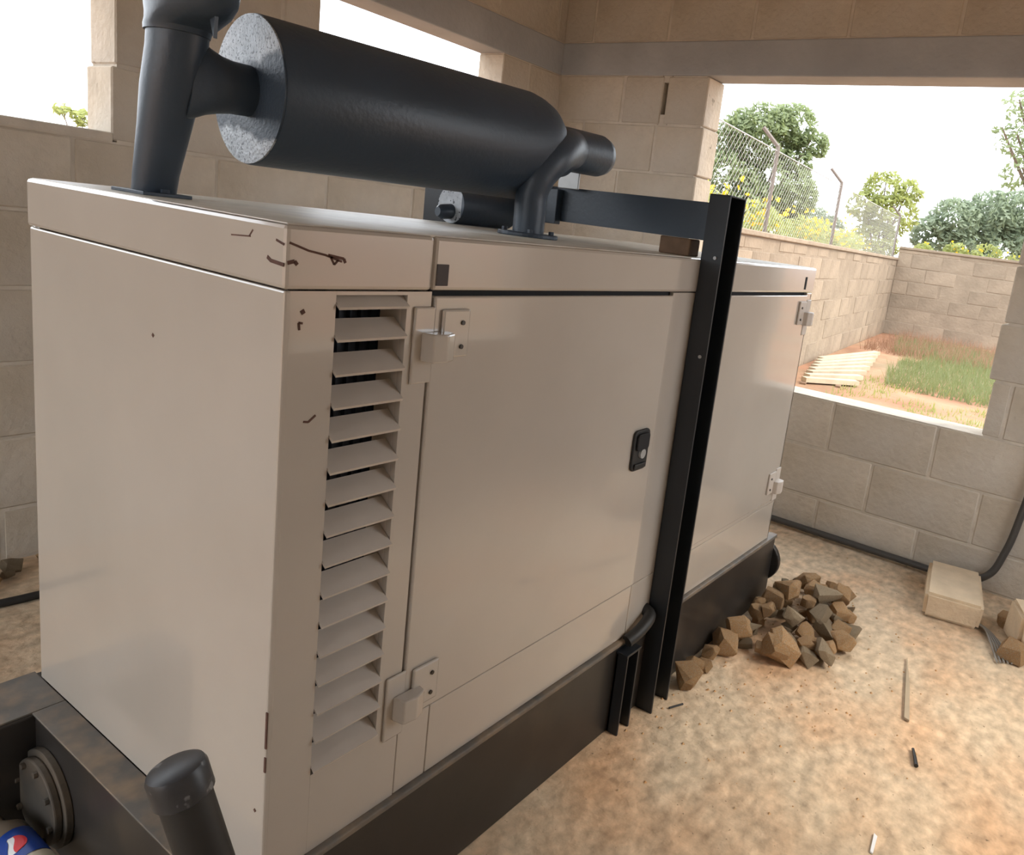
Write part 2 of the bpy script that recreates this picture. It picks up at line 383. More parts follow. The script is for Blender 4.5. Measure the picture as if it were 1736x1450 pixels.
# hinges
def hinge(x, z, sgn, mt):
    h = MB()
    h.box(min(x, x - sgn*0.043), max(x, x - sgn*0.043), -0.0055, 0.0, z - 0.115, z + 0.008)
    h = h.build('hinge', mt, gen, 0.003)
    MB().box(min(x + sgn*0.012, x + sgn*0.073), max(x + sgn*0.012, x + sgn*0.073), -0.011, -0.004, z - 0.076, z + 0.004).build('leaf', mt, h, 0.004)
    k = MB()
    pr = [(x - sgn*0.028, -0.005, 0), (x - sgn*0.022, -0.030, 0), (x + sgn*0.004, -0.034, 0), (x + sgn*0.026, -0.026, 0), (x + sgn*0.030, -0.006, 0)]
    k.prism([(a, b, z - 0.078) for a, b, c in pr], (0, 0, 0.046)); k.build('knuckle', mt, h, 0.003)
    for q in (z - 0.018, z - 0.058):
        MB().cyl((x + sgn*0.055, -0.0105, q), (x + sgn*0.055, -0.0135, q), 0.004, 8).build('screw', M_base, h)
hinge(0.262, 1.146, 1, M_paint); hinge(0.262, 0.505, 1, M_paint)
hinge(1.974, 1.146, -1, M_slat); hinge(1.974, 0.535, -1, M_slat)
# paddle handle on the near door
def rrect(x0, x1, z0, z1, r, y, n=5):
    out = []
    for cx_, cz_, a0 in ((x1-r, z1-r, 0), (x0+r, z1-r, 90), (x0+r, z0+r, 180), (x1-r, z0+r, 270)):
        for k in range(n + 1):
            a = math.radians(a0 + 90*k/n); out.append((cx_ + r*math.cos(a), y, cz_ + r*math.sin(a)))
    return out
hd = MB().prism(rrect(0.928, 0.998, 0.743, 0.846, 0.014, -0.004), (0, -0.007, 0)).build('handle', M_hose, d1, 0.002)
MB().prism(rrect(0.936, 0.990, 0.795, 0.838, 0.01, -0.011), (0, -0.006, 0)).build('paddle', M_dark, hd, 0.002)
MB().cyl((0.966, -0.011, 0.786), (0.966, -0.017, 0.786), 0.012, 16).build('lock_barrel', M_grey, hd)
box('lower_lip', M_hose, hd, 0.937, 0.989, -0.016, -0.011, 0.748, 0.762, 0.003)
# rust scratches on the roof cap corner and chips on the panels
def scratch(pts, wdt, y=-0.0036):
    m_ = MB()
    for i in range(len(pts) - 1):
        (a, b), (c, d) = pts[i], pts[i+1]
        t = Vector((c - a, 0, d - b)).normalized(); n = Vector((-t.z, 0, t.x)) * wdt / 2
        m_.prism([Vector((a, y, b)) - n, Vector((c, y, d)) - n, Vector((c, y, d)) + n, Vector((a, y, b)) + n], (0, 0.0008, 0))
    return m_.build('paint_scratch', M_rust, gen)
scratch([(0.002, 1.240), (0.03, 1.231), (0.055, 1.2265), (0.082, 1.2185)], 0.003)
scratch([(0.060, 1.2265), (0.085, 1.2225), (0.088, 1.217)], 0.004); scratch([(0.064, 1.224), (0.07, 1.214), (0.076, 1.220)], 0.003)
scratch([(0.0, 1.214), (0.010, 1.2165), (0.014, 1.212)], 0.005)
scratch([(0.036, 0.996), (0.044, 0.9945), (0.055, 1.003)], 0.003, -0.0006)
scratch([(0.026, 1.152), (0.029, 1.147)], 0.006, -0.0006); scratch([(0.022, 1.135), (0.0235, 1.125)], 0.003, -0.0006); scratch([(0.022, 1.135), (0.028, 1.134)], 0.003, -0.0006)
def scratch_end(pts, wdt, x=-0.0036):
    m_ = MB()
    for i in range(len(pts) - 1):
        (a, b), (c, d) = pts[i], pts[i+1]
        t = Vector((0, c - a, d - b)).normalized(); n = Vector((0, -t.z, t.y)) * wdt / 2
        m_.prism([Vector((x, a, b)) - n, Vector((x, c, d)) - n, Vector((x, c, d)) + n, Vector((x, a, b)) + n], (0.0008, 0, 0))
    return m_.build('paint_scratch', M_rust, gen)
scratch_end([(0.0, 1.211), (0.028, 1.213), (0.036, 1.217)], 0.005); scratch_end([(0.001, 1.237), (0.018, 1.241)], 0.003)
scratch_end([(0.075, 1.239), (0.12, 1.236)], 0.002); scratch_end([(0.078, 1.239), (0.07, 1.248)], 0.002)
scratch_end([(0.33, 1.06), (0.333, 1.056)], 0.005, -0.0006); scratch_end([(0.02, 0.385), (0.023, 0.381)], 0.005, -0.0006)
m_ = MB(); m_.box(-0.0008, 0.001, -0.0008, 0.003, 0.50, 0.56); m_.box(-0.0008, 0.001, -0.0008, 0.003, 0.46, 0.485); m_.build('edge_rust', M_rust, gen)

# skid base
bs = MB(); bs.box(-0.06, 2.09, -0.006, 0.11, 0.0, ZB - 0.004); bs.build('base_rail', M_base, gen, 0.004)
bs = MB(); bs.box(-0.25, 2.09, 0.657, 0.80, 0.0, ZB - 0.004); bs.build('base_rail', M_base, gen, 0.004)
box('base_lip', M_ledge, gen, -0.058, 2.09, -0.012, 0.02, ZB - 0.014, ZB - 0.001, 0.003)
box('base_end_beam', M_base, gen, -0.053, -0.03, 0.11, 0.657, 0.0, ZB - 0.004, 0.003)
box('base_end_beam', M_base, gen, 2.03, 2.09, 0.11, 0.657, 0.0, ZB - 0.004, 0.003)
box('tread_plate', M_ledge, gen, -0.056, 0.0, -0.004, 0.66, ZB - 0.004, ZB, 0.001)
box('tread_plate', M_ledge, gen, -0.25, 0.0, 0.6615, 0.80, ZB - 0.004, ZB, 0.001)
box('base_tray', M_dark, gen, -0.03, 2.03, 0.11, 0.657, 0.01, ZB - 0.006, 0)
MB().cyl((2.09, 0.05, 0.14), (2.115, 0.05, 0.14), 0.085, 28).build('lifting_boss', M_base, gen, 0.004)
cv = MB().cyl((-0.053, 0.59, 0.118), (-0.066, 0.59, 0.118), 0.096, 40).build('cover_flange', M_cover, gen, 0.002)
MB().cyl((-0.066, 0.59, 0.118), (-0.080, 0.59, 0.118), 0.084, 40).build('cover_plate', M_cover, cv, 0.003)
for k in range(8):
    a = 2*PI*k/8 + 0.2
    MB().cyl((-0.080, 0.59 + 0.072*math.cos(a), 0.118 + 0.072*math.sin(a)), (-0.0875, 0.59 + 0.072*math.cos(a), 0.118 + 0.072*math.sin(a)), 0.0065, 6).build('bolt', M_cover, cv, 0.001)
# bracket lug on the side rail below the post and the hose stub over it
lug = MB(); lug.box(0.995, 1.001, -0.04, -0.006, 0.0, 0.232); lug.box(1.049, 1.055, -0.04, -0.006, 0.0, 0.232); lug.box(0.995, 1.055, -0.012, -0.006, 0.0, 0.232)
lug.build('rail_lug', M_post, gen, 0.001)
box('rail_lug_cap', M_post, gen, 0.990, 1.060, -0.042, -0.006, 0.232, 0.239, 0.001)
MB().tube(bez([(1.015, -0.02, 0.262), (1.05, -0.028, 0.276), (1.09, -0.03, 0.292), (1.12, -0.02, 0.30), (1.13, 0.004, 0.305)], 6), 0.017, 14).build('drain_hose', M_hose, gen, smooth=True)

# ------------------------------------------------------------------ exhaust silencer on the roof
sil = thing('exhaust_silencer', (0.55, 0.4, ZH), 'black cylindrical exhaust silencer with bare silver end lying above the generator roof', 'silencer')
a0 = Vector((0.205, 0.43, 1.462)); a1 = Vector((0.93, 0.37, 1.474)); ax = (a1 - a0).normalized(); RAD = 0.1245
prof = [(0.0, RAD), (0.86, RAD)]
P = []; Rr = []
Lm = (a1 - a0).length
for s_, r_ in ((0.0, RAD), (0.004, RAD + 0.001), (Lm - 0.085, RAD + 0.001), (Lm - 0.055, RAD - 0.004), (Lm - 0.03, RAD - 0.012), (Lm - 0.008, RAD - 0.026), (Lm + 0.012, RAD - 0.042), (Lm + 0.035, RAD - 0.056), (Lm + 0.06, RAD - 0.065), (Lm + 0.075, 0.056)):
    P.append(a0 + ax * s_); Rr.append(r_)
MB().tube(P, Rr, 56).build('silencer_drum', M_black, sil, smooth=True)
# end disc: silver with black overspray patches around the pipe
m = mat('silver_end_skin', (0.44, 0.46, 0.48), 0.5, metal=0.3, var=0.18, vscale=60, speck=((0.16, 0.17, 0.18), 230, 0.57), bump=0.0012, bscale=150)
nt = m.node_tree; N = nt.nodes; Lk = nt.links
b = N['Principled BSDF']; oldc = b.inputs['Base Color'].links[0].from_socket
geo = N.new('ShaderNodeTexCoord'); sx = N.new('ShaderNodeSeparateXYZ'); Lk.new(geo.outputs['Object'], sx.inputs[0])
nz_ = N.new('ShaderNodeTexNoise'); nz_.inputs['Scale'].default_value = 22; nz_.inputs['Detail'].default_value = 5; Lk.new(geo.outputs['Object'], nz_.inputs['Vector'])
def mth(op, a, b_=None):
    n = N.new('ShaderNodeMath'); n.operation = op
    for i, q in enumerate((a, b_)):
        if q is None: continue
        if isinstance(q, (int, float)): n.inputs[i].default_value = q
        else: Lk.new(q, n.inputs[i])
    return n.outputs[0]
loc_c = a0 - ORG[sil.name]
dz = mth('ABSOLUTE', mth('SUBTRACT', sx.outputs[2], loc_c.z - 0.012)); dy = mth('SUBTRACT', sx.outputs[1], loc_c.y)
# black where close to the middle band, the band widening towards the right rim
e = mth('ADD', mth('SUBTRACT', dz, 0.058), mth('MULTIPLY', dy, 0.12))
e = mth('ADD', e, mth('MULTIPLY', mth('SUBTRACT', nz_.outputs[0], 0.5), 0.055))
mr = N.new('ShaderNodeMapRange'); mr.inputs[1].default_value = -0.006; mr.inputs[2].default_value = 0.006; Lk.new(e, mr.inputs[0])
mx = N.new('ShaderNodeMixRGB'); mx.inputs[1].default_value = (0.034, 0.051, 0.074, 1); Lk.new(oldc, mx.inputs[2]); Lk.new(mr.outputs[0], mx.inputs[0])
Lk.new(mx.outputs[0], b.inputs['Base Color']); mu = mth('MULTIPLY', mr.outputs[0], 0.3); Lk.new(mu, b.inputs['Metallic'])
o_ = MB().tube([a0 - ax * 0.0035, a0 + ax * 0.003], RAD - 0.001, 56).build('end_disc', m, sil); tag(o_, 'bare silver end disc with black overspray')
# tail pipe from the disc into the flared upright
rings = []
for x, yc, zc, ry, rz in ((0.215, 0.430, 1.460, 0.042, 0.042), (0.17, 0.431, 1.459, 0.042, 0.043), (0.15, 0.434, 1.459, 0.043, 0.047), (0.13, 0.438, 1.461, 0.044, 0.055), (0.115, 0.443, 1.464, 0.043, 0.066), (0.10, 0.450, 1.468, 0.036, 0.076)):
    rings.append([(x, yc + ry*math.cos(2*PI*k/32), zc + rz*math.sin(2*PI*k/32)) for k in range(32)])
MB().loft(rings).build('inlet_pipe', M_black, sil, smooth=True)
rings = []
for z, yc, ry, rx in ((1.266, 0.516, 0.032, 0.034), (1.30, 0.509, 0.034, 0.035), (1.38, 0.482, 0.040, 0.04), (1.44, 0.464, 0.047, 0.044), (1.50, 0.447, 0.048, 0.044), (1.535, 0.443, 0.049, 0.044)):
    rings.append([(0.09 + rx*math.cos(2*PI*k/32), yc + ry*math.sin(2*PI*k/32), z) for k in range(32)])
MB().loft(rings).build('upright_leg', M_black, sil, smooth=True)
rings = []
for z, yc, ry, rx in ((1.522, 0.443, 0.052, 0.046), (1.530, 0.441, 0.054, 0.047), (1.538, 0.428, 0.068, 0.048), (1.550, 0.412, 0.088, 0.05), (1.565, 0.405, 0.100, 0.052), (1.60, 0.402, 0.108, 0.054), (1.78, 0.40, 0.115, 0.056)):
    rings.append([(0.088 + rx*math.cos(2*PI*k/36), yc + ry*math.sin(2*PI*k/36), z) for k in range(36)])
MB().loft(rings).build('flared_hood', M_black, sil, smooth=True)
MB().prism([(0.088, 0.352, 1.55), (0.088, 0.335, 1.55), (0.088, 0.338, 1.515)], (0.006, 0, 0)).build('gusset', M_black, sil)
MB().prism([(0.05, 0.468, ZH + 0.0015), (0.13, 0.468, ZH + 0.0015), (0.13, 0.578, ZH + 0.0015), (0.05, 0.578, ZH + 0.0015)], (0, 0, 0.006)).build('foot_flange', M_black, sil, 0.001)
for y in (0.479, 0.566):
    MB().cyl((0.09, y, ZH + 0.0075), (0.09, y, ZH + 0.0135), 0.007, 6).build('bolt', M_black, sil)
# capped stub at the far end
up_ = Vector((0, 0, 0.015))
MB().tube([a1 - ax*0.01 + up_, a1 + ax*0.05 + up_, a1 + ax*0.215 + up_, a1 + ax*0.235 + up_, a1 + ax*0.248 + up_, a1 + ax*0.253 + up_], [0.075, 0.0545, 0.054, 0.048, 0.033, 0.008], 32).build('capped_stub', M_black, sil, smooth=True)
# riser from the roof bending into the stub
pc = Vector((0.822, 0.295, ZH))
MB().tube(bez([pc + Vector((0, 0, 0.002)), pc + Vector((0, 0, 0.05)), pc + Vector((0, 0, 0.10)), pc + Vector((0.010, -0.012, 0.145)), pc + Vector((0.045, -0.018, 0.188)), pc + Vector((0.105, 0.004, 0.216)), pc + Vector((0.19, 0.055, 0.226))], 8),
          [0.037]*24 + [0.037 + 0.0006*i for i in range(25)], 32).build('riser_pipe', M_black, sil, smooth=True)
MB().prism([pc + Vector((0.03, -0.005, 0.10)), pc + Vector((0.04, -0.01, 0.145)), pc + Vector((0.10, 0.0, 0.19)), pc + Vector((0.085, 0.0, 0.15))], (0.003, 0.006, 0)).build('bend_gusset', M_black, sil)
MB().cyl(pc + Vector((0, 0, 0.0015)), pc + Vector((0, 0, 0.011)), 0.071, 36).build('riser_flange', M_black, sil, 0.002)
for k in range(4):
    a = PI/4 + k*PI/2; q = pc + Vector((0.055*math.cos(a), 0.055*math.sin(a), 0.011)); MB().cyl(q, q + Vector((0, 0, 0.008)), 0.007, 6).build('bolt', M_black, sil)

# short second pipe lying on the roof behind the riser
sp = thing('pipe_section', (1.0, 0.66, ZH), 'short black pipe with a silver end lying on the roof behind the riser', 'pipe')
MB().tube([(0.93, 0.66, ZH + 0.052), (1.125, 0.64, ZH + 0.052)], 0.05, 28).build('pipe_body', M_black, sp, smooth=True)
MB().tube([(0.926, 0.66, ZH + 0.052), (0.931, 0.66, ZH + 0.052)], 0.049, 28).build('pipe_end', M_silver, sp)
MB().tube([(0.932, 0.66, ZH + 0.035), (0.895, 0.665, ZH + 0.03), (0.885, 0.666, ZH + 0.03)], [0.02, 0.02, 0.012], 14).build('pipe_spigot', M_black, sp, smooth=True)

# ------------------------------------------------------------------ steel portal carrying the silencer
po = thing('steel_portal_frame', (1.19, 0.47, 0), 'black channel steel frame with posts beside and a beam across the generator', 'frame')
def channel_post(yw, yo):            # web at yw, flanges reaching to yo
    m_ = MB(); s = 0.006
    m_.box(1.143, 1.237, min(yw, yw + (s if yw > yo else -s)), max(yw, yw + (s if yw > yo else -s)), 0.0, 1.42)
    m_.box(1.143, 1.143 + s, min(yw, yo), max(yw, yo), 0.0, 1.42)
    m_.box(1.237 - s, 1.237, min(yw, yo), max(yw, yo), 0.0, 1.42)
    return m_.build('post', M_post, po)
channel_post(-0.008, -0.058); channel_post(0.93, 1.0)
box('post_top_plate', M_post, po, 1.143, 1.237, -0.058, -0.002, 1.42, 1.424, 0.001)
m_ = MB(); m_.box(1.1432, 1.149, -0.008, 1.0, 1.309, 1.402); m_.box(1.149, 1.20, -0.001, 1.0, 1.396, 1.402); m_.box(1.149, 1.20, -0.001, 1.0, 1.309, 1.315)
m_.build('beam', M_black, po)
box('hanger_bar', M_grey, po, 1.115, 1.121, 0.488, 0.535, ZH + 0.002, 1.43, 0.001)
box('hanger_foot', M_black, po, 1.118, 1.143, 0.452, 0.489, 1.30, 1.395, 0.002)
box('clamp_plate', M_grey, po, 1.118, 1.124, 0.385, 0.455, 1.398, 1.452, 0.002)
for z in (1.02, 1.27):
    MB().cyl((1.1425, -0.042, z), (1.139, -0.042, z), 0.0045, 8).build('bolt', M_grey, po)
wb = box('timber_packer', M_woodd, None, 1.145, 1.20, 0.035, 0.125, ZH + 0.0015, 1.3085, 0.004)
tag(wb, 'small brown timber packing block between generator roof and black beam', 'block')

# ------------------------------------------------------------------ filler pipe with cap
fp = thing('capped_pipe', (-0.053, -0.202, 0.0), 'black upright pipe with a scuffed round cap at the generator front corner', 'pipe')
c0 = Vector((-0.053, -0.202, 0.0)); c1 = Vector((-0.157, -0.061, 0.577)); cd = (c1 - c0).normalized()
MB().tube([c0, c1], 0.031, 28).build('pipe_body', M_hose, fp, smooth=True)
MB().tube([c1 - cd*0.022, c1 - cd*0.020, c1 + cd*0.012, c1 + cd*0.018, c1 + cd*0.021], [0.033, 0.0355, 0.0355, 0.033, 0.027], 32).build('cap', M_cap, fp, smooth=True)

# ------------------------------------------------------------------ drink bottle beside the base
bt = thing('drink_bottle', (-0.13, 0.53, 0.05), 'smoky plastic drink bottle with a blue label lying beside the generator base', 'bottle')
b0 = Vector((-0.132, 0.650, 0.085)); b1 = Vector((-0.126, 0.400, 0.082)); bd = (b1 - b0).normalized(); br = 0.034
MB().tube([b0, b0 + bd*0.004, b0 + bd*0.04, b0 + bd*0.075, b0 + bd*0.23, b0 + bd*0.245, b0 + bd*0.25], [0.013, 0.0135, 0.015, br, br, 0.03, 0.022], 28).build('bottle_body', M_pet, bt, smooth=True)
MB().tube([b0 + bd*0.100, b0 + bd*0.176], br + 0.0007, 32).build('label_band', M_blue, bt, smooth=True)
MB().tube([b0 + bd*0.18, b0 + bd*0.235, b0 + bd*0.252], [br + 0.001, br + 0.0005, 0.026], 28).build('bottle_base', M_creamcap, bt, smooth=True)
side = Vector((0, 0, 1)).cross(bd).normalized()
def on_label(u, v, off):             # u along the axis, v around, v=0 points up and towards the camera
    a = math.radians(22) + v / br
    return b0 + bd * (0.138 + u) + (Vector((0, 0, 1)) * math.cos(a) + side * (-math.sin(a) if side.x > 0 else math.sin(a))) * (br + off)
def emblem(name, m, fn, off):
    mm_ = MB(); vs_ = []; fs = []; n = 14
    for i in range(n + 1):
        x = -0.02 + 0.04 * i / n; lo, hi = fn(x)
        for j in range(5): vs_.append(on_label(x, lo + (hi - lo) * j / 4, off))
    for i in range(n):
        for j in range(4): fs.append((i*5+j, (i+1)*5+j, (i+1)*5+j+1, i*5+j+1))
    mm_.add(vs_, fs).build(name, m, bt)
cr = lambda x, r=0.02: math.sqrt(max(r*r - x*x, 0))
emblem('emblem_white', M_white, lambda x: (-cr(x), cr(x)), 0.0012)
emblem('emblem_red', M_red, lambda x: (-cr(x), max(-cr(x), -0.002 + 0.005*math.sin(x*110))), 0.0018)
emblem('emblem_blue', M_blue, lambda x: (min(cr(x), 0.008 + 0.005*math.sin(x*110)), cr(x)), 0.0018)

# ------------------------------------------------------------------ conduit along the far wall, cable on the floor at left
pts = bez([(2.868, 1.6, 0.028), (2.868, 0.8, 0.028), (2.866, 0.1, 0.03), (2.868, -0.45, 0.03), (2.870, -0.60, 0.034), (2.872, -0.685, 0.09), (2.872, -0.72, 0.19), (2.872, -0.745, 0.35), (2.872, -0.78, 0.8), (2.872, -0.79, 1.5), (2.872, -0.79, 2.05)], 8)
tag(MB().tube(pts, 0.015, 14).build('conduit', mat('grey_conduit', (0.06, 0.056, 0.052), 0.45), None, smooth=True), 'black plastic conduit running along the foot of the far wall and up beside the window', 'conduit')
pts = bez([(-0.5, 1.66, 0.013), (0.0, 1.65, 0.013), (0.3, 1.61, 0.013), (0.7, 1.58, 0.013), (1.2, 1.6, 0.013)], 8)
tag(MB().tube(pts, 0.012, 10).build('cable', M_hose, None, smooth=True), 'black cable on the floor behind the generator along the left wall', 'cable')

# ------------------------------------------------------------------ rubble
def hull(n, dims, rnd):
    bm = bmesh.new()
    for i in range(n):
        v = Vector((rnd.uniform(-1, 1), rnd.uniform(-1, 1), rnd.uniform(-1, 1)))
        mx_ = max(abs(v.x), abs(v.y), abs(v.z)); v = v / mx_ * rnd.uniform(0.82, 1.0)
        bm.verts.new((v.x*dims[0], v.y*dims[1], v.z*dims[2]))
    r = bmesh.ops.convex_hull(bm, input=list(bm.verts))
    bmesh.ops.delete(bm, geom=[q for q in r['geom_interior'] if isinstance(q, bmesh.types.BMVert)], context='VERTS')
    me = bpy.data.meshes.new('chunk'); bm.to_mesh(me); bm.free(); return me
rnd = random.Random(21)
HB = []; HG = []
for i in range(6):
    a = hull(26, (1.0, 0.85, 0.7), rnd); a.materials.append(M_rock); HB.append(a)
    a = hull(22, (1.0, 0.75, 0.5), rnd); a.materials.append(M_rockg); HG.append(a)
def chunk(x, y, s, lift=0.0, lst=HB, label='broken brown rubble chunk in the heap against the generator base', group='rubble heap beside the generator', cat='rubble', name='rubble_chunk', rot=None):
    me = rnd.choice(lst); o = link(name, me, None)
    rot = rot or (rnd.uniform(-.5, .5), rnd.uniform(-.5, .5), rnd.uniform(0, 6.28)); o.rotation_euler = rot; o.scale = (s, s, s)
    M_ = Matrix.LocRotScale(None, o.rotation_euler, o.scale); zmin = min((M_ @ v.co).z for v in me.vertices)
    o.location = (x, y, -zmin - 0.003 + lift)
    return tag(o, label, cat, group)
LB = 'broken brown rubble chunk in the heap against the generator base'
LG = 'dark grey-brown rubble chunk in the heap against the generator base'
placed = []
heap = Vector((2.0, -0.12, 0))
for k in range(70):
    for tr in range(40):
        x = rnd.uniform(1.66, 2.36); y = rnd.uniform(-0.36, -0.05)
        e = ((x - 2.0) / 0.36)**2 + ((y + 0.15) / 0.21)**2
        if e > 1: continue
        s = rnd.uniform(0.018, 0.052)
        lift = max(0, (1 - e)) * 0.085 * rnd.uniform(0.4, 1.0) if k > 30 else 0.0
        if all((x-a)**2 + (y-b)**2 + (lift-l)**2*1.5 > (0.62*(s+q))**2 for a, b, q, l in placed): break
    else: continue
    placed.append((x, y, s, lift))
    if rnd.random() < 0.5: chunk(x, y, s, lift, HB, LB)
    else: chunk(x, y, s, lift, HG, LG)
LR = 'brown rubble chunk in the straggling row along the generator base'
for x, y, s in ((1.335, -0.062, 0.045), (1.42, -0.045, 0.03), (1.455, -0.06, 0.028), (1.53, -0.05, 0.034), (1.60, -0.065, 0.045), (1.655, -0.04, 0.035)):
    chunk(x, y, s, 0, HB, LR, 'rubble row along the base')
chunk(1.70, -0.225, 0.062, 0, HB, 'largest pale-topped brown brick lump at the near edge of the rubble heap', None, 'rubble')
chunk(1.79, -0.335, 0.05, 0, HG, 'dark-edged flat rubble slab at the right foot of the heap', None, 'rubble', rot=(0.9, 0.2, 0.6))
# small grit around the heap: uncountable
gm = MB()
for k in range(260):
    x = rnd.gauss(1.75, 0.42); y = -0.04 - abs(rnd.gauss(0.1, 0.32)); s = rnd.uniform(0.0015, 0.005)
    if x > 2.8 or y < -1.5: continue
    gm.add([(x-s, y, 0), (x+s*.5, y-s, 0), (x+s*.6, y+s, 0), (x, y, s*1.2)], [(0, 2, 1), (0, 1, 3), (1, 2, 3), (2, 0, 3)])
gr = gm.build('floor_grit', M_rock, None); tag(gr, 'loose brown grit scattered over the floor around the rubble heap', 'grit', kind='stuff')

chunk(-0.14, 0.605, 0.03, 0, HG, 'dark lump under the far end of the drink bottle', None, 'rubble', rot=(0, 0, 0.4)).scale.z = 0.055
chunk(-0.135, 0.455, 0.03, 0, HG, 'dark lump under the near end of the drink bottle', None, 'rubble', rot=(0, 0, 1.4)).scale.z = 0.055
# left wall foot rubble
gm = MB()
LFT = 'crumbled mortar lump at the foot of the left wall behind the generator'
for k in range(16):
    x = rnd.uniform(0.05, 0.75); y = rnd.uniform(1.74, 1.87)
    chunk(x, y, rnd.uniform(0.02, 0.045), 0, HG if k % 2 else HB, LFT, 'mortar lumps by the left wall', 'rubble', 'mortar_lump')

# loose blocks at the far right
def loose_block(cx_, cy_, l, wd, h, rz, label, z=0.0, m=M_loose, tilt=(0, 0)):
    me = bpy.data.meshes.new('loose_block'); bm = bmesh.new(); bmesh.ops.create_cube(bm, size=1.0)
    for v in bm.verts: v.co = Vector((v.co.x*l, v.co.y*wd, (v.co.z + 0.5)*h))
    bmesh.ops.bevel(bm, geom=list(bm.edges), offset=0.012, segments=2, affect='EDGES')
    for v in bm.verts: v.co += Vector((noise.noise(v.co*9), noise.noise(v.co*9 + Vector((5, 0, 0))), noise.noise(v.co*9 + Vector((0, 5, 0))))) * 0.008
    bm.to_mesh(me); bm.free()
    o = link('concrete_block', me, m, None, (cx_, cy_, z)); o.rotation_euler = (tilt[0], tilt[1], rz)
    return tag(o, label, 'block')
loose_block(2.63, -0.59, 0.37, 0.205, 0.10, math.radians(9), 'pale concrete block lying flat on the floor below the window')
loose_block(2.50, -0.905, 0.17, 0.17, 0.15, math.radians(20), 'pale broken concrete block end at the right edge beside the flat block')
chunk(2.34, -0.85, 0.055, 0, HB, 'rounded brown lump in front of the broken block at the right edge', None, 'rubble')
chunk(2.60, -0.80, 0.04, 0, HB, 'thin pale shard leaning beside the broken block at the right edge', None, 'rubble')
chunk(2.68, -0.93, 0.07, 0.0, HG, 'grey lump perched behind the broken block at the right edge', None, 'rubble')
m_ = MB()
for k in range(5):
    o_ = k * 0.009
    m_.tube(bez([(2.50 - o_*0.3, -0.53 - k*.02, 0.005 + .002*k), (2.53, -0.66 + o_*0.3, 0.006 + .003*k), (2.515 - o_, -0.73, 0.008 + .003*k), (2.42 - o_*.5, -0.80 + o_, 0.008 + .002*k), (2.29 - o_, -0.855 + o_*1.2, 0.006)], 6), 0.0035, 6)
tag(m_.build('wire_bundle', M_wire, None, smooth=True), 'grey wire offcuts bundled on the floor beside the pale block', 'wire')
m_ = MB().prism([(2.035, -0.555, 0.002), (1.85, -0.605, 0.002), (1.655, -0.648, 0.002), (1.66, -0.632, 0.002), (1.86, -0.59, 0.002)], (0, 0, 0.007))
tag(m_.build('wood_splinter', M_wood, None), 'long pale wood splinter on the sandy floor', 'splinter')
m_ = MB().tube([(1.525, -0.688, 0.006), (1.49, -0.700, 0.008), (1.455, -0.712, 0.006)], [0.004, 0.005, 0.006], 8)
tag(m_.build('charred_stick', M_hose, None), 'short black stick on the floor in front of the splinter', 'stick')
m_ = MB().prism([(1.125, -0.688, 0.001), (1.12, -0.697, 0.001), (1.06, -0.703, 0.001), (1.062, -0.696, 0.001)], (0, 0, 0.004))
tag(m_.build('foil_scrap', M_white, None), 'small white wrapper scrap at the bottom edge of the floor', 'scrap')
m_ = MB().tube([(1.20, -0.085, 0.004), (1.245, -0.105, 0.004)], 0.003, 6)
tag(m_.build('nail', M_hose, None), 'thin dark nail on the floor at the foot of the black post', 'nail')

# ------------------------------------------------------------------ outside: planks, grass
for k in range(8):
    t = k / 7.0
    a = Vector((9.5 - 1.9 * t, 2.28 - 0.45 * t, 0)); b_ = Vector((11.5 - 3.35 * t, 2.06 - 0.66 * t, 0)) 
    dd = (b_ - a).normalized(); n = Vector((-dd.y, dd.x, 0)) * 0.05
    m_ = MB().prism([a - n + Vector((0, 0, -0.08)), b_ - n + Vector((0, 0, -0.08)), b_ + n + Vector((0, 0, -0.08)), a + n + Vector((0, 0, -0.08))], (0, 0, 0.05))
    tag(m_.build('timber_plank', M_wood, None), 'pale timber plank laid out on the soil beside the perimeter wall', 'plank', 'planks beside the perimeter wall')
for k in range(2):
    a = Vector((9.6 - 0.2*k, 2.25, -0.1)) if k == 0 else Vector((10.6, 2.2, -0.1)); b_ = Vector((7.5, 1.80, -0.1)) if k == 0 else Vector((7.8, 1.5, -0.1))
    dd = (b_ - a).normalized(); n = Vector((-dd.y, dd.x, 0)) * 0.03
    m_ = MB().prism([a - n, b_ - n, b_ + n, a + n], (0, 0, 0.02))
    tag(m_.build('timber_bearer', M_woodd, None), 'dark timber bearer under the planks beside the perimeter wall', 'bearer', 'bearers under the planks')
def grass(name, m, n, fn, h0, h1, label):
    m_ = MB()
    for k in range(n):
        p = fn()
        if p is None: continue
        x, y = p; h = rnd.uniform(h0, h1); a = rnd.uniform(0, 6.28); dx, dy = math.cos(a)*0.006, math.sin(a)*0.006; lx, ly = rnd.gauss(0, h*.3), rnd.gauss(0, h*.3)
        m_.add([(x-dx, y-dy, -0.1), (x+dx, y+dy, -0.1), (x+lx, y+ly, -0.1+h)], [(0, 1, 2)])
    tag(m_.build(name, m, None, loc=(12, 1, -0.1)), label, 'grass', kind='stuff')
def gA():
    x = rnd.uniform(8.6, 14.6); y = rnd.uniform(-2.2, 2.5)
    if y > 1.15 + (x - 8.4)*0.22: return None
    if noise.noise(Vector((x*.6, y*.8, 0))) < -0.28 + 0.25*(0.6 - abs(x - 11)/4): return None
    return x, y
def gB():
    x = rnd.uniform(12.0, 15.3); y = rnd.uniform(-2.5, 2.5); return (x, y)
def gC():
    x = rnd.uniform(6.4, 9.2); y = rnd.uniform(-1.8, 1.5)
    if noise.noise(Vector((x*1.2, y*1.2, 3))) < 0.05: return None
    return x, y
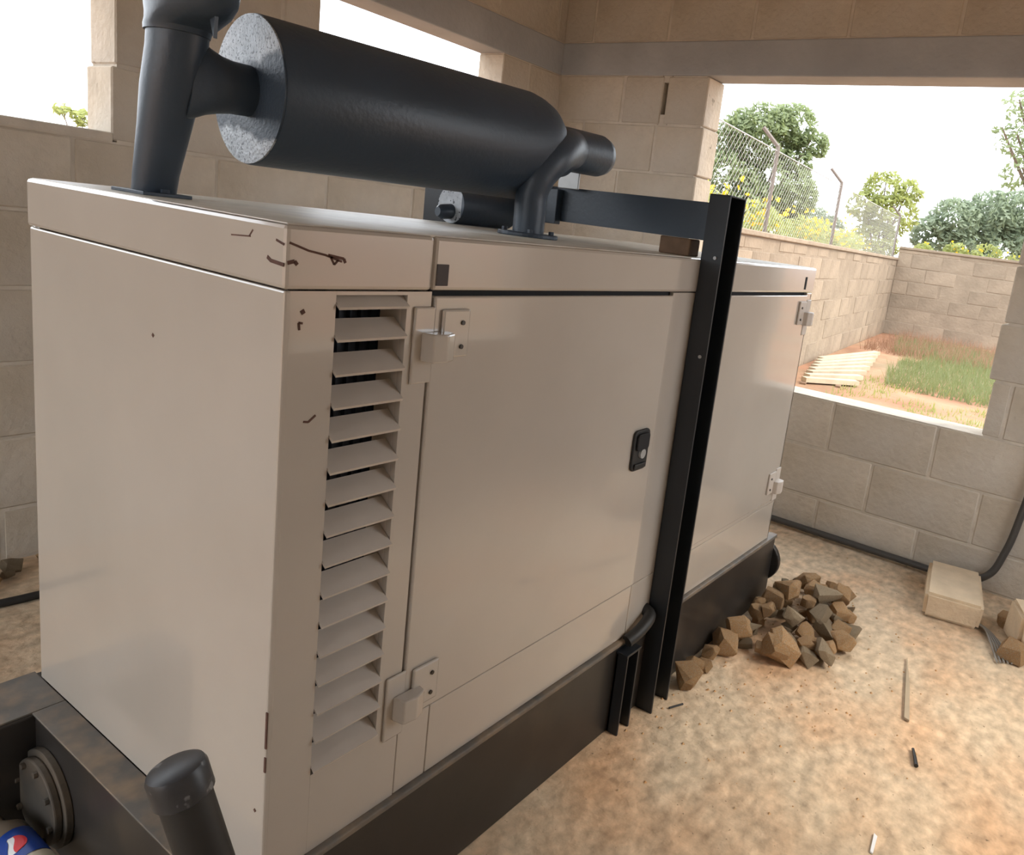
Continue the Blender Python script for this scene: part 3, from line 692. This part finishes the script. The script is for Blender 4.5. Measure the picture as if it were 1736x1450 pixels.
grass('green_grass', M_grass, 22000, gA, 0.06, 0.20, 'green grass patch growing in the yard beyond the window')
grass('red_grass', M_grassr, 7000, gB, 0.08, 0.28, 'reddish dry grass along the foot of the end perimeter wall')
grass('sparse_grass', M_leafB, 2600, gC, 0.03, 0.08, 'sparse short weeds on the orange soil nearest the window')

# ------------------------------------------------------------------ chain-link fence on the perimeter wall
fe = thing('chain_link_fence', (9.0, 2.4, 1.45), 'chain-link fence on angled iron posts along the top of the perimeter wall', 'fence')
def seg(u): return Vector((A[0] + dA.x*u, A[1] + dA.y*u, 0)) + Vector((-dA.y, dA.x, 0)) * -0.1
for u in (0.1, 6.0, 9.1, 11.2):
    p = seg(u); m_ = MB(); 
    m_.tube([p + Vector((0, 0, 1.45)), p + Vector((0, 0, 2.28))], 0.022, 6); m_.build('fence_post', M_fpost, fe)
    q = p + Vector((0, 0, 2.27)); 
    MB().tube([q, q + Vector((-0.10, 0.14, 0.16))], 0.02, 6).build('post_arm', M_fpost, fe)
m_ = MB(); st_ = 0.085; Hh = 0.78
def wire(pa, pb, r=0.0014):
    m_.tube([pa, pb], r, 3, False)
u = -Hh
while u < 11.2:
    for sg in (1, -1):
        ua, ub = (u, u + Hh) if sg == 1 else (u + Hh, u)
        za, zb = 1.45, 1.45 + Hh
        # clip to 0..11.2
        def at(uu, z): return seg(uu) + Vector((0, 0, z))
        lo, hi = max(min(ua, ub), 0), min(max(ua, ub), 11.2)
        if hi - lo > 0.02:
            f = lambda uu: za + (zb - za) * (uu - ua) / (ub - ua)
            wire(at(lo, f(lo)), at(hi, f(hi)))
    u += st_
ml = m_.build('link_mesh', M_link, fe); tag(ml, kind='stuff')
m_ = MB(); m_.tube([seg(0) + Vector((0, 0, 1.45 + Hh)), seg(11.2) + Vector((0, 0, 1.45 + Hh))], 0.006, 5); m_.build('top_wire', M_link, fe)

# ------------------------------------------------------------------ trees and shrubs
def leaves(m_, c, r, n, size, squash=0.85):
    for k in range(n):
        while True:
            v = Vector((rnd.uniform(-1, 1), rnd.uniform(-1, 1), rnd.uniform(-1, 1)))
            if 0.12 < v.length < 1: break
        v = v.normalized() * (v.length ** 0.6)
        p = Vector(c) + Vector((v.x*r, v.y*r, v.z*r*squash))
        if noise.noise(p * (1.6/max(r, .3))) < -0.12: continue
        a = Vector((rnd.gauss(0, 1), rnd.gauss(0, 1), rnd.gauss(0, 1))).normalized(); b_ = a.orthogonal().normalized()
        s = size * rnd.uniform(0.6, 1.3)
        m_.add([p - a*s, p + b_*s*0.45, p + a*s, p - b_*s*0.45], [(0, 1, 2, 3)])
def tree(name, base, blobs, n, size, mleaf, label, trunk_r=0.14, cat='tree'):
    t = thing(name, base, label, cat)
    m_ = MB()
    for c, r in blobs: leaves(m_, c, r, int(n * r * r), size)
    me = bpy.data.meshes.new('foliage')
    m_.build('foliage', mleaf, t)
    top = sum((Vector(c) for c, r in blobs), Vector()) / len(blobs); B = Vector(base)
    fork = B.lerp(top, 0.45)
    tr = MB().tube(bez([B, B.lerp(fork, 0.5) + Vector((0.1, 0.05, 0)), fork], 4), [trunk_r * (1 - 0.04*i) for i in range(9)], 8).build('trunk', M_bark, t, smooth=True)
    for c, r in blobs:
        c = Vector(c); MB().tube(bez([fork, fork.lerp(c, 0.5) + Vector((0, 0, 0.1*r)), c + Vector((0, 0, 0.35*r))], 4), [trunk_r*0.5*(1 - 0.09*i) for i in range(9)], 6).build('branch', M_bark, t)
tree('spreading_tree', (24.3, 10.2, -0.1), [((24.5, 10.43, 4.96), 1.3), ((25.07, 9.67, 5.38), 0.9), ((23.94, 11.24, 4.74), 0.95), ((23.68, 11.08, 3.26), 1.25), ((24.63, 9.5, 3.1), 1.3), ((24.04, 10.24, 2.58), 1.3), ((23.5, 11.5, 2.3), 1.1), ((25.4, 8.96, 4.89), 0.6), ((24.9, 9.2, 4.2), 0.6)], 2300, 0.12, M_leafA,
     'tall spreading tree behind the chain-link fence at the left of the window')
tree('rounded_tree', (24.5, 5.8, -0.1), [((24.52, 6.0, 3.57), 0.65), ((24.92, 5.37, 3.57), 0.45), ((24.11, 6.41, 2.95), 0.55), ((24.54, 5.66, 2.78), 0.83), ((24.5, 6.0, 1.9), 0.8)], 2200, 0.10, M_leafB,
     'rounded yellow-green tree above the corner of the perimeter wall', 0.1)
tree('distant_tree', (34.2, 11.4, -0.1), [((34.21, 11.42, 2.75), 0.75), ((34.55, 10.81, 2.55), 0.6), ((33.68, 12.17, 2.4), 0.6), ((34.2, 11.4, 1.9), 0.9)], 1900, 0.12, M_leafC,
     'low dark tree between the spreading tree and the rounded tree', 0.1)
tree('bushy_tree', (28.4, 3.6, -0.1), [((27.83, 4.37, 3.0), 0.9), ((28.5, 3.42, 3.35), 0.95), ((27.35, 4.94, 2.45), 0.7), ((28.96, 2.8, 3.5), 0.9), ((29.1, 2.3, 2.9), 1.0), ((28.2, 3.9, 2.2), 1.0), ((28.8, 3.0, 2.2), 1.0)], 1900, 0.12, M_leafC,
     'wide bushy tree beyond the end perimeter wall at the right', 0.12)
tree('leafy_tree', (16.6, -0.4, -0.1), [((16.01, 1.51, 4.5), 0.32), ((15.95, 1.42, 3.87), 0.38), ((15.95, 1.19, 3.25), 0.38), ((16.1, 1.12, 4.22), 0.54), ((15.9, 1.69, 4.04), 0.14), ((16.3, 0.3, 4.4), 0.9), ((16.4, 0.2, 3.4), 0.8)], 1500, 0.07, M_leafA,
     'leafy branches of a tree hanging in at the upper right of the window', 0.12)
tree('slender_tree', (8.1, 20.2, -0.1), [((8.1, 20.2, 2.2), 0.22), ((8.3, 20.0, 2.05), 0.18), ((7.8, 20.5, 2.3), 0.2)], 3000, 0.09, M_leafB,
     'pale green treetop just above the sill of the near left window', 0.05)
def shrub(p, r, label, group, fl):
    t = thing('flowering_shrub', (p[0], p[1], -0.1), label, 'shrub', group)
    m_ = MB(); leaves(m_, p, r, 520, 0.05, 0.9); m_.build('foliage', M_leafB, t)
    m_ = MB()
    for k in range(fl):
        v = Vector((rnd.gauss(0, .5), rnd.gauss(0, .5), abs(rnd.gauss(0, .55)))) * r; c = Vector(p) + v
        for j in range(3):
            a = Vector((rnd.gauss(0, 1), rnd.gauss(0, 1), rnd.gauss(0, 1))).normalized(); b_ = a.orthogonal().normalized(); s = 0.034
            m_.add([c - a*s, c + b_*s*0.7, c + a*s, c - b_*s*0.7], [(0, 1, 2, 3)])
    m_.build('blossoms', M_flower, t)
    MB().tube([(p[0], p[1], -0.1), (p[0], p[1], p[2])], 0.03, 6).build('stem', M_bark, t)
for k in range(15):
    u = 0.5 + k * 0.72; q = Vector((A[0] + dA.x*u, A[1] + dA.y*u, 0)) + Vector((dA.y, -dA.x, 0)) * rnd.uniform(0.6, 0.9)
    shrub((q.x, q.y, 1.52 + rnd.uniform(-0.08, 0.06)), rnd.uniform(0.26, 0.38), 'yellow-flowered shrub behind the long left perimeter wall', 'flowering shrubs behind the long perimeter wall', 34)
for k in range(9):
    u = 0.4 + k * 0.6; q = Vector((A[0] + dC.x*u, A[1] + dC.y*u, 0)) + Vector((0.75, 0.1, 0))
    shrub((q.x, q.y, 1.66 + rnd.uniform(-0.10, 0.04)), rnd.uniform(0.22, 0.34), 'yellow-flowered shrub behind the end perimeter wall', 'flowering shrubs behind the end perimeter wall', 8)
